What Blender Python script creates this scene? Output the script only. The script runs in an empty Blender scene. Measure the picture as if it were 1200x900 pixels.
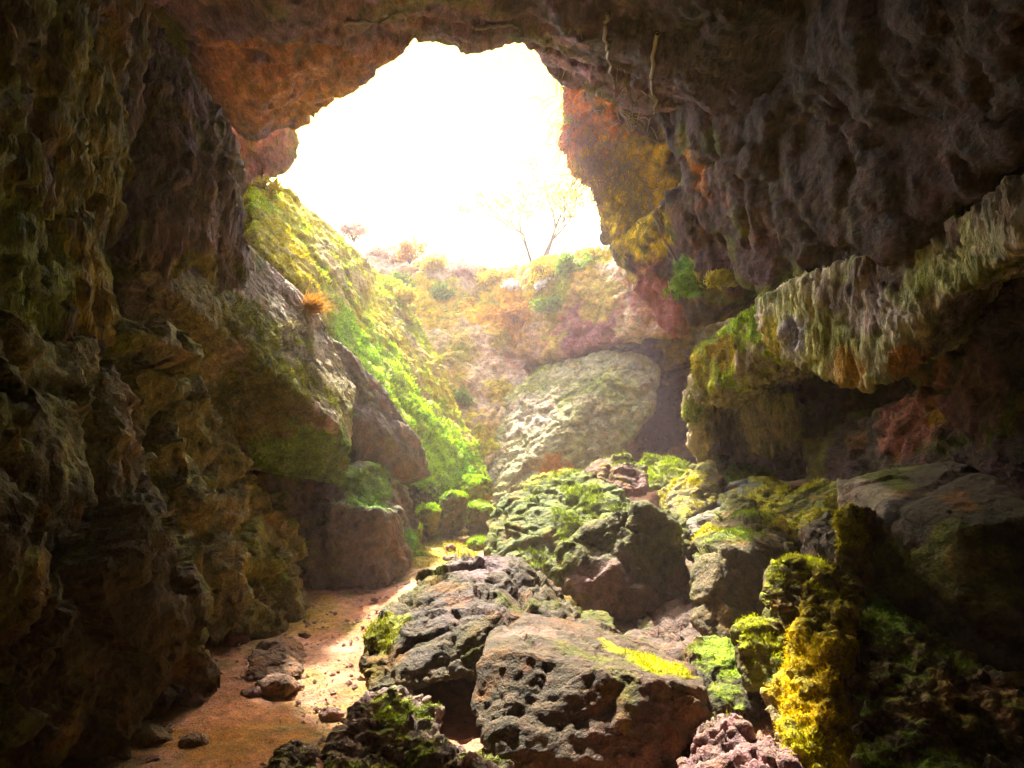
import bpy, bmesh, math, random
import numpy as np
from mathutils import Vector

R = math.radians
sc = bpy.context.scene
C = sc.collection

# ------------------------------------------------------------------ camera, sky, sun, exposure
CAM_H, PITCH, F = 1.6, R(7.0), 850.0
cam_d = bpy.data.cameras.new('camera')
cam = bpy.data.objects.new('camera', cam_d)
C.objects.link(cam)
cam.location = (0, 0, CAM_H)
cam.rotation_euler = (R(90) + PITCH, 0, 0)
cam_d.sensor_width = 36
cam_d.lens = 36 * F / 1200
cam_d.clip_end = 500
cam_d.clip_start = 0.05
sc.camera = cam

SUN_EL, SUN_AZ = R(55), R(-18)          # azimuth from +Y, negative = towards the left
world = bpy.data.worlds.new('World')
sc.world = world
world.use_nodes = True
nt = world.node_tree
bg = nt.nodes['Background']
sky = nt.nodes.new('ShaderNodeTexSky')
sky.sky_type = 'NISHITA'
sky.sun_disc = False
sky.sun_elevation = SUN_EL
sky.sun_rotation = SUN_AZ
sky.dust_density = 3.0
sky.air_density = 0.9
warm = nt.nodes.new('ShaderNodeMix'); warm.data_type = 'RGBA'; warm.blend_type = 'MULTIPLY'
warm.inputs['Factor'].default_value = 1.0
warm.inputs[7].default_value = (1.0, 0.96, 0.86, 1)
nt.links.new(sky.outputs[0], warm.inputs[6])
nt.links.new(warm.outputs[2], bg.inputs[0])
bg.inputs[1].default_value = 0.15
# the bright yellow glow of thin cloud low in the sky beyond the opening
tc = nt.nodes.new('ShaderNodeTexCoord')
dt = nt.nodes.new('ShaderNodeVectorMath'); dt.operation = 'DOT_PRODUCT'
gd = Vector((-0.12, 1.0, 0.62)).normalized()
dt.inputs[1].default_value = gd
nt.links.new(tc.outputs['Generated'], dt.inputs[0])
gm = nt.nodes.new('ShaderNodeMapRange'); gm.interpolation_type = 'SMOOTHERSTEP'
gm.inputs[1].default_value = math.cos(R(26)); gm.inputs[2].default_value = math.cos(R(8))
nt.links.new(dt.outputs['Value'], gm.inputs[0])
glow = nt.nodes.new('ShaderNodeMix'); glow.data_type = 'RGBA'
glow.inputs[7].default_value = (2.8, 2.55, 0.22, 1)
nt.links.new(gm.outputs[0], glow.inputs['Factor'])
nt.links.new(warm.outputs[2], glow.inputs[6])
nt.links.new(glow.outputs[2], bg.inputs[0])

sun_d = bpy.data.lights.new('sun', 'SUN')
sun_d.energy = 2.2
sun_d.angle = R(2)
sun_d.color = (1.0, 0.93, 0.80)
sun = bpy.data.objects.new('sun', sun_d)
C.objects.link(sun)
sun.location = (0, 10, 12)
sdir = Vector((math.sin(SUN_AZ) * math.cos(SUN_EL), math.cos(SUN_AZ) * math.cos(SUN_EL), math.sin(SUN_EL)))
sun.rotation_euler = sdir.to_track_quat('Z', 'Y').to_euler()

sc.view_settings.view_transform = 'Standard'
sc.view_settings.look = 'None'
sc.view_settings.exposure = 3.4
sc.view_settings.gamma = 1.0
sc.view_settings.use_curve_mapping = False
cy = sc.cycles
cy.use_denoising = True
cy.max_bounces = 4
cy.diffuse_bounces = 2
cy.use_adaptive_sampling = True
cy.adaptive_threshold = 0.03
cy.glossy_bounces = 2
cy.volume_bounces = 1
cy.caustics_reflective = False
cy.caustics_refractive = False
cy.sample_clamp_indirect = 6
cy.volume_max_steps = 64

# ------------------------------------------------------------------ numpy noise
rs = np.random.RandomState(7)
PERM = rs.permutation(256).astype(np.int32)
PERM = np.concatenate([PERM, PERM, PERM])
GR = rs.normal(size=(256, 3)).astype(np.float32)
GR /= np.linalg.norm(GR, axis=1)[:, None]
RND = rs.rand(256, 3).astype(np.float32)


def _h(ix, iy, iz):
    return PERM[PERM[PERM[ix & 255] + (iy & 255)] + (iz & 255)]


def perlin(P):
    P = P.astype(np.float32)
    I = np.floor(P).astype(np.int32)
    f = P - I
    u = f * f * f * (f * (f * 6 - 15) + 10)
    out = 0
    for dx in (0, 1):
        wx = u[:, 0] if dx else 1 - u[:, 0]
        for dy in (0, 1):
            wy = u[:, 1] if dy else 1 - u[:, 1]
            for dz in (0, 1):
                wz = u[:, 2] if dz else 1 - u[:, 2]
                g = GR[_h(I[:, 0] + dx, I[:, 1] + dy, I[:, 2] + dz)]
                d = (g[:, 0] * (f[:, 0] - dx) + g[:, 1] * (f[:, 1] - dy) + g[:, 2] * (f[:, 2] - dz))
                out = out + wx * wy * wz * d
    return out * 1.6


def fbm(P, octs=4, gain=0.5, ridged=False):
    a, s, out = 1.0, 1.0, 0
    for k in range(octs):
        n = perlin(P * s + 17.3 * k)
        if ridged:
            n = 0.5 - 2 * np.abs(n)
        out = out + a * n
        a *= gain
        s *= 2.03
    return out


def cells(P):
    """nearest feature point: F1, F2, facet value"""
    P = P.astype(np.float32)
    I = np.floor(P).astype(np.int32)
    f1 = np.full(len(P), 9.0, np.float32)
    f2 = f1.copy()
    fac = np.zeros(len(P), np.float32)
    for dx in (-1, 0, 1):
        for dy in (-1, 0, 1):
            for dz in (-1, 0, 1):
                h = _h(I[:, 0] + dx, I[:, 1] + dy, I[:, 2] + dz)
                c = I + np.array([dx, dy, dz]) + RND[h]
                v = P - c
                d = np.sqrt((v * v).sum(1))
                closer = d < f1
                f2 = np.where(closer, f1, np.minimum(f2, d))
                fac = np.where(closer, (GR[h] * v).sum(1) + RND[h][:, 0] * 0.5, fac)
                f1 = np.where(closer, d, f1)
    return f1, f2, fac


def sstep(a, b, x):
    t = np.clip((x - a) / (b - a), 0, 1)
    return t * t * (3 - 2 * t)


# ------------------------------------------------------------------ placing helpers
def Q(px, py, Y):
    """world point at world depth Y seen at photo pixel px, py (a surveying aid: real positions)"""
    dx, up = (px - 600) / F, (450 - py) / F
    fy = math.cos(PITCH) - up * math.sin(PITCH)
    fz = math.sin(PITCH) + up * math.cos(PITCH)
    s = Y / fy
    return Vector((dx * s, Y, CAM_H + fz * s))


def gz(x, y):
    """ground height"""
    h = 0.114 * np.clip(y - 5, 0, 9)
    h = h + 0.55 * sstep(0.4, 3.0, x) * sstep(3.0, 8.0, y)
    return h


def tag(o, label=None, cat=None, group=None, kind=None):
    if label: o['label'] = label
    if cat: o['category'] = cat
    if group: o['group'] = group
    if kind: o['kind'] = kind
    return o


# ------------------------------------------------------------------ materials
def rock_mat(name, bump=1.0, scale=1.0, stretch=(1, 1, 1), rough=0.85, contrast=0.5, pit=0.5):
    m = bpy.data.materials.new(name)
    m.use_nodes = True
    t = m.node_tree
    N, L = t.nodes, t.links
    p = N['Principled BSDF']
    geo = N.new('ShaderNodeNewGeometry')
    mp = N.new('ShaderNodeMapping'); mp.inputs['Scale'].default_value = stretch
    L.new(geo.outputs['Position'], mp.inputs[0])
    at = N.new('ShaderNodeAttribute'); at.attribute_name = 'pigment'
    def noise(s, d, r=0.6, src=mp.outputs[0]):
        n = N.new('ShaderNodeTexNoise'); n.inputs['Scale'].default_value = s
        n.inputs['Detail'].default_value = d; n.inputs['Roughness'].default_value = r
        L.new(src, n.inputs['Vector']); return n
    n1 = noise(7 * scale, 4, 0.65)
    n2 = noise(45 * scale, 4, 0.75)
    vo = N.new('ShaderNodeTexVoronoi'); vo.inputs['Scale'].default_value = 16 * scale
    # warp the voronoi with noise so cells never read as cells
    wm = N.new('ShaderNodeMix'); wm.data_type = 'VECTOR'; wm.inputs['Factor'].default_value = 0.12
    L.new(mp.outputs[0], wm.inputs[4]); L.new(n1.outputs['Color'], wm.inputs[5]); L.new(wm.outputs[1], vo.inputs['Vector'])
    def math_(op, a, b):
        x = N.new('ShaderNodeMath'); x.operation = op
        for i, v in enumerate((a, b)):
            if isinstance(v, (int, float)): x.inputs[i].default_value = v
            else: L.new(v, x.inputs[i])
        return x.outputs[0]
    mr = N.new('ShaderNodeMapRange'); mr.inputs[1].default_value = 0.3; mr.inputs[2].default_value = 0.7
    mr.inputs[3].default_value = 1 - contrast; mr.inputs[4].default_value = 1 + contrast * 1.1
    L.new(n1.outputs[0], mr.inputs[0])
    mr2 = N.new('ShaderNodeMapRange'); mr2.inputs[1].default_value = 0.32; mr2.inputs[2].default_value = 0.68
    mr2.inputs[3].default_value = 0.6; mr2.inputs[4].default_value = 1.35
    L.new(n2.outputs[0], mr2.inputs[0])
    v = math_('MULTIPLY', mr.outputs[0], mr2.outputs[0])
    vm = N.new('ShaderNodeVectorMath'); vm.operation = 'SCALE'
    # small hue jitter
    hj = N.new('ShaderNodeMix'); hj.data_type = 'RGBA'; hj.blend_type = 'SOFT_LIGHT'; hj.inputs['Factor'].default_value = 0.35
    L.new(at.outputs['Color'], hj.inputs[6]); L.new(n1.outputs['Color'], hj.inputs[7])
    # moss: tiny tufts, dark gaps and bare rock between them
    n4 = noise(24 * scale ** 0.5, 4, 0.75, geo.outputs['Position'])
    tu = N.new('ShaderNodeMapRange'); tu.inputs[1].default_value = 0.36; tu.inputs[2].default_value = 0.56
    tu.inputs[3].default_value = 0.6; tu.inputs[4].default_value = 0.0
    L.new(n4.outputs[0], tu.inputs[0])
    mgap = math_('MULTIPLY', tu.outputs[0], at.outputs['Alpha'])
    mm = N.new('ShaderNodeMix'); mm.data_type = 'RGBA'; mm.inputs[7].default_value = (0.07, 0.065, 0.02, 1)
    L.new(mgap, mm.inputs['Factor']); L.new(hj.outputs[2], mm.inputs[6])
    L.new(mm.outputs[2], vm.inputs[0]); L.new(v, vm.inputs['Scale'])
    L.new(vm.outputs[0], p.inputs['Base Color'])
    h = math_('ADD', math_('MULTIPLY', n1.outputs[0], 1.0), math_('MULTIPLY', n2.outputs[0], 0.35))
    h = math_('ADD', h, math_('MULTIPLY', vo.outputs['Distance'], pit))
    h = math_('ADD', h, math_('MULTIPLY', math_('MULTIPLY', n4.outputs[0], at.outputs['Alpha']), 1.3))
    b = N.new('ShaderNodeBump'); b.inputs['Strength'].default_value = 0.9; b.inputs['Distance'].default_value = 0.06 * bump
    L.new(h, b.inputs['Height']); L.new(b.outputs[0], p.inputs['Normal'])
    rr = N.new('ShaderNodeMapRange'); rr.inputs[3].default_value = rough - 0.2; rr.inputs[4].default_value = min(1, rough + 0.1)
    L.new(n1.outputs[0], rr.inputs[0]); L.new(rr.outputs[0], p.inputs['Roughness'])
    p.inputs['Specular IOR Level'].default_value = 0.3
    return m


M = {
    'lump': rock_mat('lumpy_rock', 1.3, 1.0, (1, 1, 1), 0.85, 0.45, 0.6),
    'drip': rock_mat('dripping_rock', 1.4, 1.0, (1.4, 1.4, 0.4), 0.85, 0.55, 0.5),
    'smooth': rock_mat('smooth_rock', 0.55, 1.0, (1, 1, 1), 0.85, 0.35, 0.3),
    'boulder': rock_mat('boulder_rock', 0.7, 1.7, (1, 1, 1), 0.8, 0.4, 0.4),
    'roof': rock_mat('roof_rock', 1.0, 0.9, (1.6, 0.6, 1.0), 0.9, 0.55, 0.4),
    'dirt': rock_mat('dirt', 0.45, 2.2, (1, 1, 1), 0.95, 0.35, 0.35),
}


def leaf_mat(name, col, col2, trans=0.35):
    m = bpy.data.materials.new(name); m.use_nodes = True
    t = m.node_tree; N, L = t.nodes, t.links
    p = N['Principled BSDF']
    geo = N.new('ShaderNodeNewGeometry')
    mx = N.new('ShaderNodeMix'); mx.data_type = 'RGBA'
    mx.inputs[6].default_value = (*col, 1); mx.inputs[7].default_value = (*col2, 1)
    L.new(geo.outputs['Random Per Island'], mx.inputs['Factor'])
    L.new(mx.outputs[2], p.inputs['Base Color'])
    p.inputs['Roughness'].default_value = 0.7
    p.inputs['Specular IOR Level'].default_value = 0.15
    tr = N.new('ShaderNodeBsdfTranslucent'); L.new(mx.outputs[2], tr.inputs[0])
    ms = N.new('ShaderNodeMixShader'); ms.inputs[0].default_value = trans
    L.new(p.outputs[0], ms.inputs[1]); L.new(tr.outputs[0], ms.inputs[2])
    L.new(ms.outputs[0], N['Material Output'].inputs[0])
    return m


MOSS = (0.20, 0.27, 0.012)
GREEN = (0.16, 0.34, 0.008)
YELLOW = (0.48, 0.38, 0.008)
OLIVE = (0.17, 0.15, 0.035)
BROWN = (0.20, 0.14, 0.09)
PURPLE = (0.17, 0.11, 0.13)
ORANGE = (0.42, 0.17, 0.04)
PALE = (0.42, 0.36, 0.30)
RED = (0.30, 0.10, 0.07)


# ------------------------------------------------------------------ rock builder
def hull_into(bm, pts):
    vs = [bm.verts.new(p) for p in pts]
    r = bmesh.ops.convex_hull(bm, input=vs, use_existing_faces=False)
    junk = {e for e in (r['geom_interior'] + r['geom_unused']) if isinstance(e, bmesh.types.BMVert)}
    if junk:
        bmesh.ops.delete(bm, geom=list(junk), context='VERTS')


def H(front, ext, shrink=1.0):
    """points of one convex block: surveyed surface points plus the same points pushed into the rock by ext"""
    P = [Q(*q) for q in front]
    c = sum(P, Vector()) / len(P)
    e = Vector(ext)
    return P + [c + (p - c) * shrink + e for p in P]


def remesh(blocks, vox, smooth=3):
    bm = bmesh.new()
    for b in blocks:
        hull_into(bm, b)
    me = bpy.data.meshes.new('tmp')
    bm.to_mesh(me); bm.free()
    ob = bpy.data.objects.new('tmp', me)
    C.objects.link(ob)
    md = ob.modifiers.new('r', 'REMESH'); md.mode = 'VOXEL'; md.voxel_size = vox
    if smooth:
        s = ob.modifiers.new('s', 'SMOOTH'); s.iterations = smooth; s.factor = 0.6
    dg = bpy.context.evaluated_depsgraph_get()
    out = bpy.data.meshes.new_from_object(ob.evaluated_get(dg))
    bpy.data.objects.remove(ob); bpy.data.meshes.remove(me)
    return out


def coords(me):
    n = len(me.vertices)
    a = np.empty(n * 3, np.float32); me.vertices.foreach_get('co', a)
    return a.reshape(-1, 3)


def normals(me):
    n = len(me.vertices)
    a = np.empty(n * 3, np.float32); me.vertices.foreach_get('normal', a)
    return a.reshape(-1, 3)


def put(me, a):
    me.vertices.foreach_set('co', a.astype(np.float32).ravel()); me.update()


def pigment(me, P, Nn, base, base2, moss=0.3, mosscol=MOSS, tints=(), seed=0, height=None):
    o = np.array([seed * 3.7, seed * 1.3, seed * 2.1], np.float32)
    n = fbm(P * 0.9 + o, 4)
    k = sstep(-0.35, 0.35, n)[:, None]
    col = np.array(base)[None] * (1 - k) + np.array(base2)[None] * k
    # lichen, warm patches
    q = sstep(0.15, 0.5, fbm(P * 1.7 + o + 9, 4))[:, None] * 0.5
    col = col * (1 - q) + np.array((0.13, 0.15, 0.035))[None] * q
    q = sstep(0.3, 0.6, fbm(P * 2.6 + o + 31, 3))[:, None] * 0.22
    col = col * (1 - q) + np.array(ORANGE)[None] * 0.7 * q
    nz = fbm(P * 2.2 + o + 55, 5, 0.6)
    mk = np.zeros(len(P), np.float32)
    for (px, py, Y, rad, sc_, w) in tints:
        c = np.array(Q(px, py, Y), np.float32)
        d = np.sqrt(((P - c) ** 2).sum(1)) / rad
        q = sstep(-0.16, 0.2, (1 - d) * 0.9 + nz * 0.45)[:, None] * w
        col = col * (1 - q) + np.array(sc_)[None] * q
        if sc_[1] > 2.2 * sc_[2] + 0.1 and sc_[1] > 0.75 * sc_[0]: mk = np.maximum(mk, q[:, 0])
    if moss > 0:
        up = Nn[:, 2] * 0.8 + 0.25 * nz + 0.35 * fbm(P * 0.8 + o + 3, 3)
        q = sstep(0.75 - moss * 0.7, 1.05 - moss * 0.7, up)[:, None] * 0.9
        mv = (0.75 + 0.5 * sstep(-0.3, 0.3, fbm(P * 3 + o, 2)))[:, None]
        col = col * (1 - q) + np.array(mosscol)[None] * mv * q
        mk = np.maximum(mk, q[:, 0])
    if height is not None:          # paler where the height value is high, darker where it is low
        col = col * (1 + 0.5 * np.clip(height, -0.8, 0.8))[:, None]
    lum = (col * np.array([0.25, 0.6, 0.15])).sum(1)[:, None]
    col = np.clip(lum + (col - lum) * 1.5, 0.003, 1)      # strong mineral colours
    a = me.attributes.new('pigment', 'FLOAT_COLOR', 'POINT')
    sel = (mk > 0.55) & (np.abs(P[:, 0]) < 6) & (P[:, 1] > 2)
    if sel.any(): MOSSY.append((P[sel], Nn[sel], col[sel]))
    rgba = np.ones((len(P), 4), np.float32); rgba[:, :3] = np.clip(col, 0.004, 0.9); rgba[:, 3] = mk
    a.data.foreach_set('color', rgba.ravel())


SEED = [0]
MOSSY = []


def rock(name, blocks, vox, label, cat='boulder', mat='boulder', size=1.0, amp=1.0, drip=0.0, lump=0.5, facet=0.6,
         strata=None, smooth=3, base=BROWN, base2=OLIVE, moss=0.3, mosscol=MOSS, tints=(), group=None, kind=None, fine=1.0):
    """size = feature size in metres; amp = relief relative to it"""
    SEED[0] += 1
    if mat == 'boulder': fine = fine * 0.5; facet = facet * 1.5; lump = lump * 0.7
    sd = SEED[0]
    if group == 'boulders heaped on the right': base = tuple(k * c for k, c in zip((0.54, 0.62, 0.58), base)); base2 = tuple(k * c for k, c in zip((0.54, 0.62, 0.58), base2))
    me = remesh(blocks, vox, smooth)
    P = coords(me); Nn = normals(me)
    o = np.array([sd * 5.1, sd * 2.3, sd * 7.7], np.float32)
    S = np.array([1, 1, 1.0], np.float32)
    big = fbm(P / size * 0.9 + o, 3) * 0.13 * size * amp
    wob = np.stack([fbm(P / size * 1.5 + o + k * 11, 2) for k in range(3)], 1) * 0.10 * size
    f1, f2, fac = cells((P + wob) / size * 1.35 + o)
    crack = sstep(0.0, 0.16, f2 - f1)
    med = facet * size * amp * (0.16 * np.clip(fac, -1, 1) - 0.07 * (1 - crack))
    d = big + med
    g1_, g2_, fac2 = cells(P / size * 3.1 + o + 40 + wob)
    d = d + facet * size * amp * 0.075 * np.clip(fac2, -1, 1)
    if strata is not None:
        ax, per, a = strata
        ax = Vector(ax).normalized()
        t = (P @ np.array(ax, np.float32)) / per + fbm(P * 1.2 + o, 3) * 0.9
        saw = t - np.floor(t)
        d = d + a * (saw ** 2 - 0.4)
    P = P + Nn * d[:, None]
    put(me, P); Nn2 = normals(me)
    s = (1.4, 1.4, 0.35) if drip > 0.5 else (1, 1, 1)
    Sd = np.array(s, np.float32)
    h1 = 0.55 * fbm(P * Sd * 4.5 + o, 4, 0.6) - 0.6 * fbm(P * Sd * 6.0 + o + 70, 4, 0.6, ridged=True) if drip <= 0.5 else fbm(P * Sd * 4.5 + o, 4, 0.55, ridged=True)
    d2 = 0.045 * h1 * amp * fine
    if lump > 0:
        g1, g2, _ = cells(P * Sd * 7.5 + o + np.stack([h1, h1, h1], 1) * 0.35)
        d2 = d2 + lump * 0.04 * (0.5 - g1) * amp * fine
    if drip > 0:
        wv = perlin(P * 1.3 + o)[:, None] * np.array([0.25, 0.25, 0], np.float32)
        hd = fbm((P + wv) * np.array([5.5, 5.5, 0.9], np.float32) + o, 4, 0.6, ridged=True)
        d2 = d2 + drip * 0.065 * hd * (0.6 + 0.6 * sstep(-.3, .3, perlin(P * 1.6 + o + 8)))
    d2 = d2 + 0.012 * perlin(P * 21 + o) * fine
    P = P + Nn2 * d2[:, None]
    # origin at the base
    mn, mx = P.min(0), P.max(0)
    org = np.array([(mn[0] + mx[0]) / 2, (mn[1] + mx[1]) / 2, mn[2]], np.float32)
    put(me, P)
    Nf = normals(me)
    pigment(me, P, Nf * 0.6 + Nn * 0.4, base, base2, moss, mosscol, tints, sd, h1 * 0.5)
    put(me, P - org)
    me.materials.append(M[mat] if isinstance(mat, str) else mat)
    me.polygons.foreach_set('use_smooth', np.ones(len(me.polygons), bool))
    ob = bpy.data.objects.new(name, me)
    ob.location = org
    C.objects.link(ob)
    tag(ob, label, cat, group, kind)
    return ob


def mesh_obj(name, verts, faces, mat, parent=None, smooth=False):
    me = bpy.data.meshes.new(name)
    me.from_pydata([tuple(v) for v in verts], [], faces)
    me.materials.append(mat)
    if smooth:
        me.polygons.foreach_set('use_smooth', np.ones(len(me.polygons), bool))
    o = bpy.data.objects.new(name, me)
    C.objects.link(o)
    if parent: o.parent = parent
    return o


def flat_attr(me, col):
    a = me.attributes.new('pigment', 'FLOAT_COLOR', 'POINT')
    a.data.foreach_set('color', np.tile(np.array([*col, 0], np.float32), len(me.vertices)))


# ------------------------------------------------------------------ ground
def ground():
    xs = np.arange(-5, 6.5, 0.035); ys = np.arange(-5, 17.5, 0.035)
    X, Y = np.meshgrid(xs, ys)
    P = np.stack([X.ravel(), Y.ravel(), np.zeros(X.size)], 1).astype(np.float32)
    Z = gz(P[:, 0], P[:, 1])
    near = np.exp(-((P[:, 1] - 5) / 6) ** 2)
    tr = np.abs(P[:, 0] + 1.5 - 0.3 * np.sin(P[:, 1] * 0.6))     # worn path is smoother
    r = 0.35 + 0.65 * sstep(0.3, 1.1, tr)
    Z = Z + fbm(P * 0.8, 3) * 0.05 + fbm(P * 3.5, 4, 0.55) * 0.035 * r + fbm(P * 13, 3, 0.6) * 0.014 * (0.5 + 0.5 * r) + 0.05 * sstep(0.5, 1.2, fbm(P * 2.1 + 40, 4)) * r
    h = fbm(P * 6 + 3, 3)
    P[:, 2] = Z
    ny, nx = X.shape
    i = np.arange(ny * nx).reshape(ny, nx)
    fc = np.stack([i[:-1, :-1], i[:-1, 1:], i[1:, 1:], i[1:, :-1]], -1).reshape(-1, 4)
    me = bpy.data.meshes.new('ground')
    me.vertices.add(len(P)); me.vertices.foreach_set('co', P.ravel())
    me.loops.add(fc.size); me.loops.foreach_set('vertex_index', fc.ravel())
    me.polygons.add(len(fc)); me.polygons.foreach_set('loop_start', np.arange(len(fc)) * 4)
    me.update(calc_edges=True)
    Nn = normals(me)
    far = sstep(8, 11.5, P[:, 1])
    base = (0.36, 0.20, 0.135)
    st = [(470, 655, 9.5, 1.0, (0.26, 0.28, 0.03), 0.6), (500, 620, 11, 1.2, (0.3, 0.32, 0.03), 0.6),
          (350, 720, 7.2, 0.5, (0.3, 0.22, 0.05), 0.5), (250, 850, 4.6, 0.5, (0.5, 0.2, 0.08), 0.4)]
    pigment(me, P, Nn, base, (0.44, 0.28, 0.21), 0.0, MOSS, st, 5, h * 0.5)
    me.materials.append(M['dirt'])
    me.polygons.foreach_set('use_smooth', np.ones(len(me.polygons), bool))
    o = bpy.data.objects.new('ground', me); C.objects.link(o)
    tag(o, kind='structure')
    return o


ground()


# ------------------------------------------------------------------ enclosing bedrock
def box(a, b):
    return [Vector((x, y, z)) for x in (a[0], b[0]) for y in (a[1], b[1]) for z in (a[2], b[2])]


rock('bedrock', [box((-7.5, -6, -1.5), (-4.2, 19, 6.5)), box((5.6, -6, -1.5), (8.5, 19, 8)),
                 box((-7.5, -7.5, -1.5), (8.5, -4.5, 8)), box((-7.5, -6, 6.6), (-3.6, 9, 9)),
                 box((-7.5, -7, 6.3), (8.5, 4.5, 9)), box((3.4, 4, 6.2), (8.5, 19, 9)),
                 box((-7.5, 17.2, -1.5), (8.5, 20, 6.0)), box((-7.5, -7.5, -1.7), (8.5, 20, -0.9))],
     0.22, None, None, mat='lump', size=1.8, amp=1.0, lump=0, fine=2, base=(0.15, 0.11, 0.08), moss=0.1, kind='structure')
bpy.data.objects['bedrock'].name = 'terrain'

# ------------------------------------------------------------------ roof of the cave
UP = (0, -1.2, 2.2)
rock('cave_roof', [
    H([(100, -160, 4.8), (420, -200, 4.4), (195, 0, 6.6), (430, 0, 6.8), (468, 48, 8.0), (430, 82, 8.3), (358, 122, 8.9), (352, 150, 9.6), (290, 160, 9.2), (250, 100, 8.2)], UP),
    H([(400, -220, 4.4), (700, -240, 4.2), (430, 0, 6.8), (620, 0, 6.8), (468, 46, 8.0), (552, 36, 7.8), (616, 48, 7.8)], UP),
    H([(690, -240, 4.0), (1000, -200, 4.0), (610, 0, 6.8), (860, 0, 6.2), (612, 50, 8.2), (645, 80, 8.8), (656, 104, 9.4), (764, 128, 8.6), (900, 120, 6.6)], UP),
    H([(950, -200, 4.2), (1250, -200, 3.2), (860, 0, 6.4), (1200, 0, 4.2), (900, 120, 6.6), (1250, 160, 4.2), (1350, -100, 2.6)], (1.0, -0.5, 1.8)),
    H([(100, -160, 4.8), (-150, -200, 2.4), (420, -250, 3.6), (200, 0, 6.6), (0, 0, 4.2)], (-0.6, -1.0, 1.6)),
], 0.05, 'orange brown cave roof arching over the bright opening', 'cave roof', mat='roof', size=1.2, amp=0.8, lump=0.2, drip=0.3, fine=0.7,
     base=(0.27, 0.16, 0.18), base2=(0.20, 0.14, 0.20), moss=0.0,  # purple tint: bloom around the opening put into the roof pigment
     tints=[(330, 60, 8.2, 1.3, (0.42, 0.20, 0.12), 0.8), (400, 95, 9.2, 0.9, (0.52, 0.27, 0.14), 0.8), (550, 20, 8.8, 0.9, (0.40, 0.22, 0.30), 0.7), (285, 150, 9.6, 0.3, YELLOW, 0.7),
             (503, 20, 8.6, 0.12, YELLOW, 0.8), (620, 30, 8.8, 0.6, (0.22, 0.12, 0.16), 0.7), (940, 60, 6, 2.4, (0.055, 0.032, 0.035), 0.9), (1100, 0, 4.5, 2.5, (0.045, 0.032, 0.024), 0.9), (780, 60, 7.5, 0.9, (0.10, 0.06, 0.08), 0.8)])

rock('rock_block', [
    H([(290, 140, 10.2), (345, 145, 10.6), (352, 160, 10.8), (345, 190, 11.0), (322, 212, 11.0), (285, 215, 10.4), (240, 180, 9.8), (225, 90, 9.6), (290, 100, 9.8)], (-1.5, 0.3, 0.9)),
], 0.04, 'orange jutting rock block under the left end of the opening', 'rock', mat='roof', size=0.7, amp=0.6, base=(0.36, 0.18, 0.11), base2=(0.24, 0.13, 0.12), moss=0.1)

# right side of the opening and the overhanging right wall
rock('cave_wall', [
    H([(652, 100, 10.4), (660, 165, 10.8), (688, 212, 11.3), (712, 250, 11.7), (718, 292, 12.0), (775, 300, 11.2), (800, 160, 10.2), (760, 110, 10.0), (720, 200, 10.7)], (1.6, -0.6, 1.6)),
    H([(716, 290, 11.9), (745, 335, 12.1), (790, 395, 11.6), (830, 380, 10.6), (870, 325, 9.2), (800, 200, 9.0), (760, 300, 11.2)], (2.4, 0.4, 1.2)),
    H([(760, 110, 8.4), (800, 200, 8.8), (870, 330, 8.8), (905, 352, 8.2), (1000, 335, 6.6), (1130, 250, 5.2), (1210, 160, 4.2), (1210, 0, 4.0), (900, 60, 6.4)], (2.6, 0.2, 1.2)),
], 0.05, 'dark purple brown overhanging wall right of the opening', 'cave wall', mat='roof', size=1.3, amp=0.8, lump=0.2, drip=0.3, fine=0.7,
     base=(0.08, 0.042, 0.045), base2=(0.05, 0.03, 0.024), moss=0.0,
     tints=[(685, 165, 10.9, 0.9, (0.75, 0.33, 0.16), 0.95), (735, 235, 10.9, 0.9, (0.70, 0.52, 0.10), 0.95), (668, 140, 10.8, 0.25, (0.5, 0.56, 0.01), 0.9), (830, 320, 10, 0.35, YELLOW, 0.9), (805, 325, 10.3, 0.35, GREEN, 0.8),
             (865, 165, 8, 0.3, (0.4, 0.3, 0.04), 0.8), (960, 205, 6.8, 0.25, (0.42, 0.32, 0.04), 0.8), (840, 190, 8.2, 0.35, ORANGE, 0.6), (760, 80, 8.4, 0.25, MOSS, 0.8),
             (780, 350, 11.6, 0.8, (0.28, 0.12, 0.12), 0.8), (740, 310, 12, 0.5, (0.40, 0.34, 0.15), 0.7), (1000, 120, 5.5, 2.0, (0.05, 0.034, 0.026), 0.8)])

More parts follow.
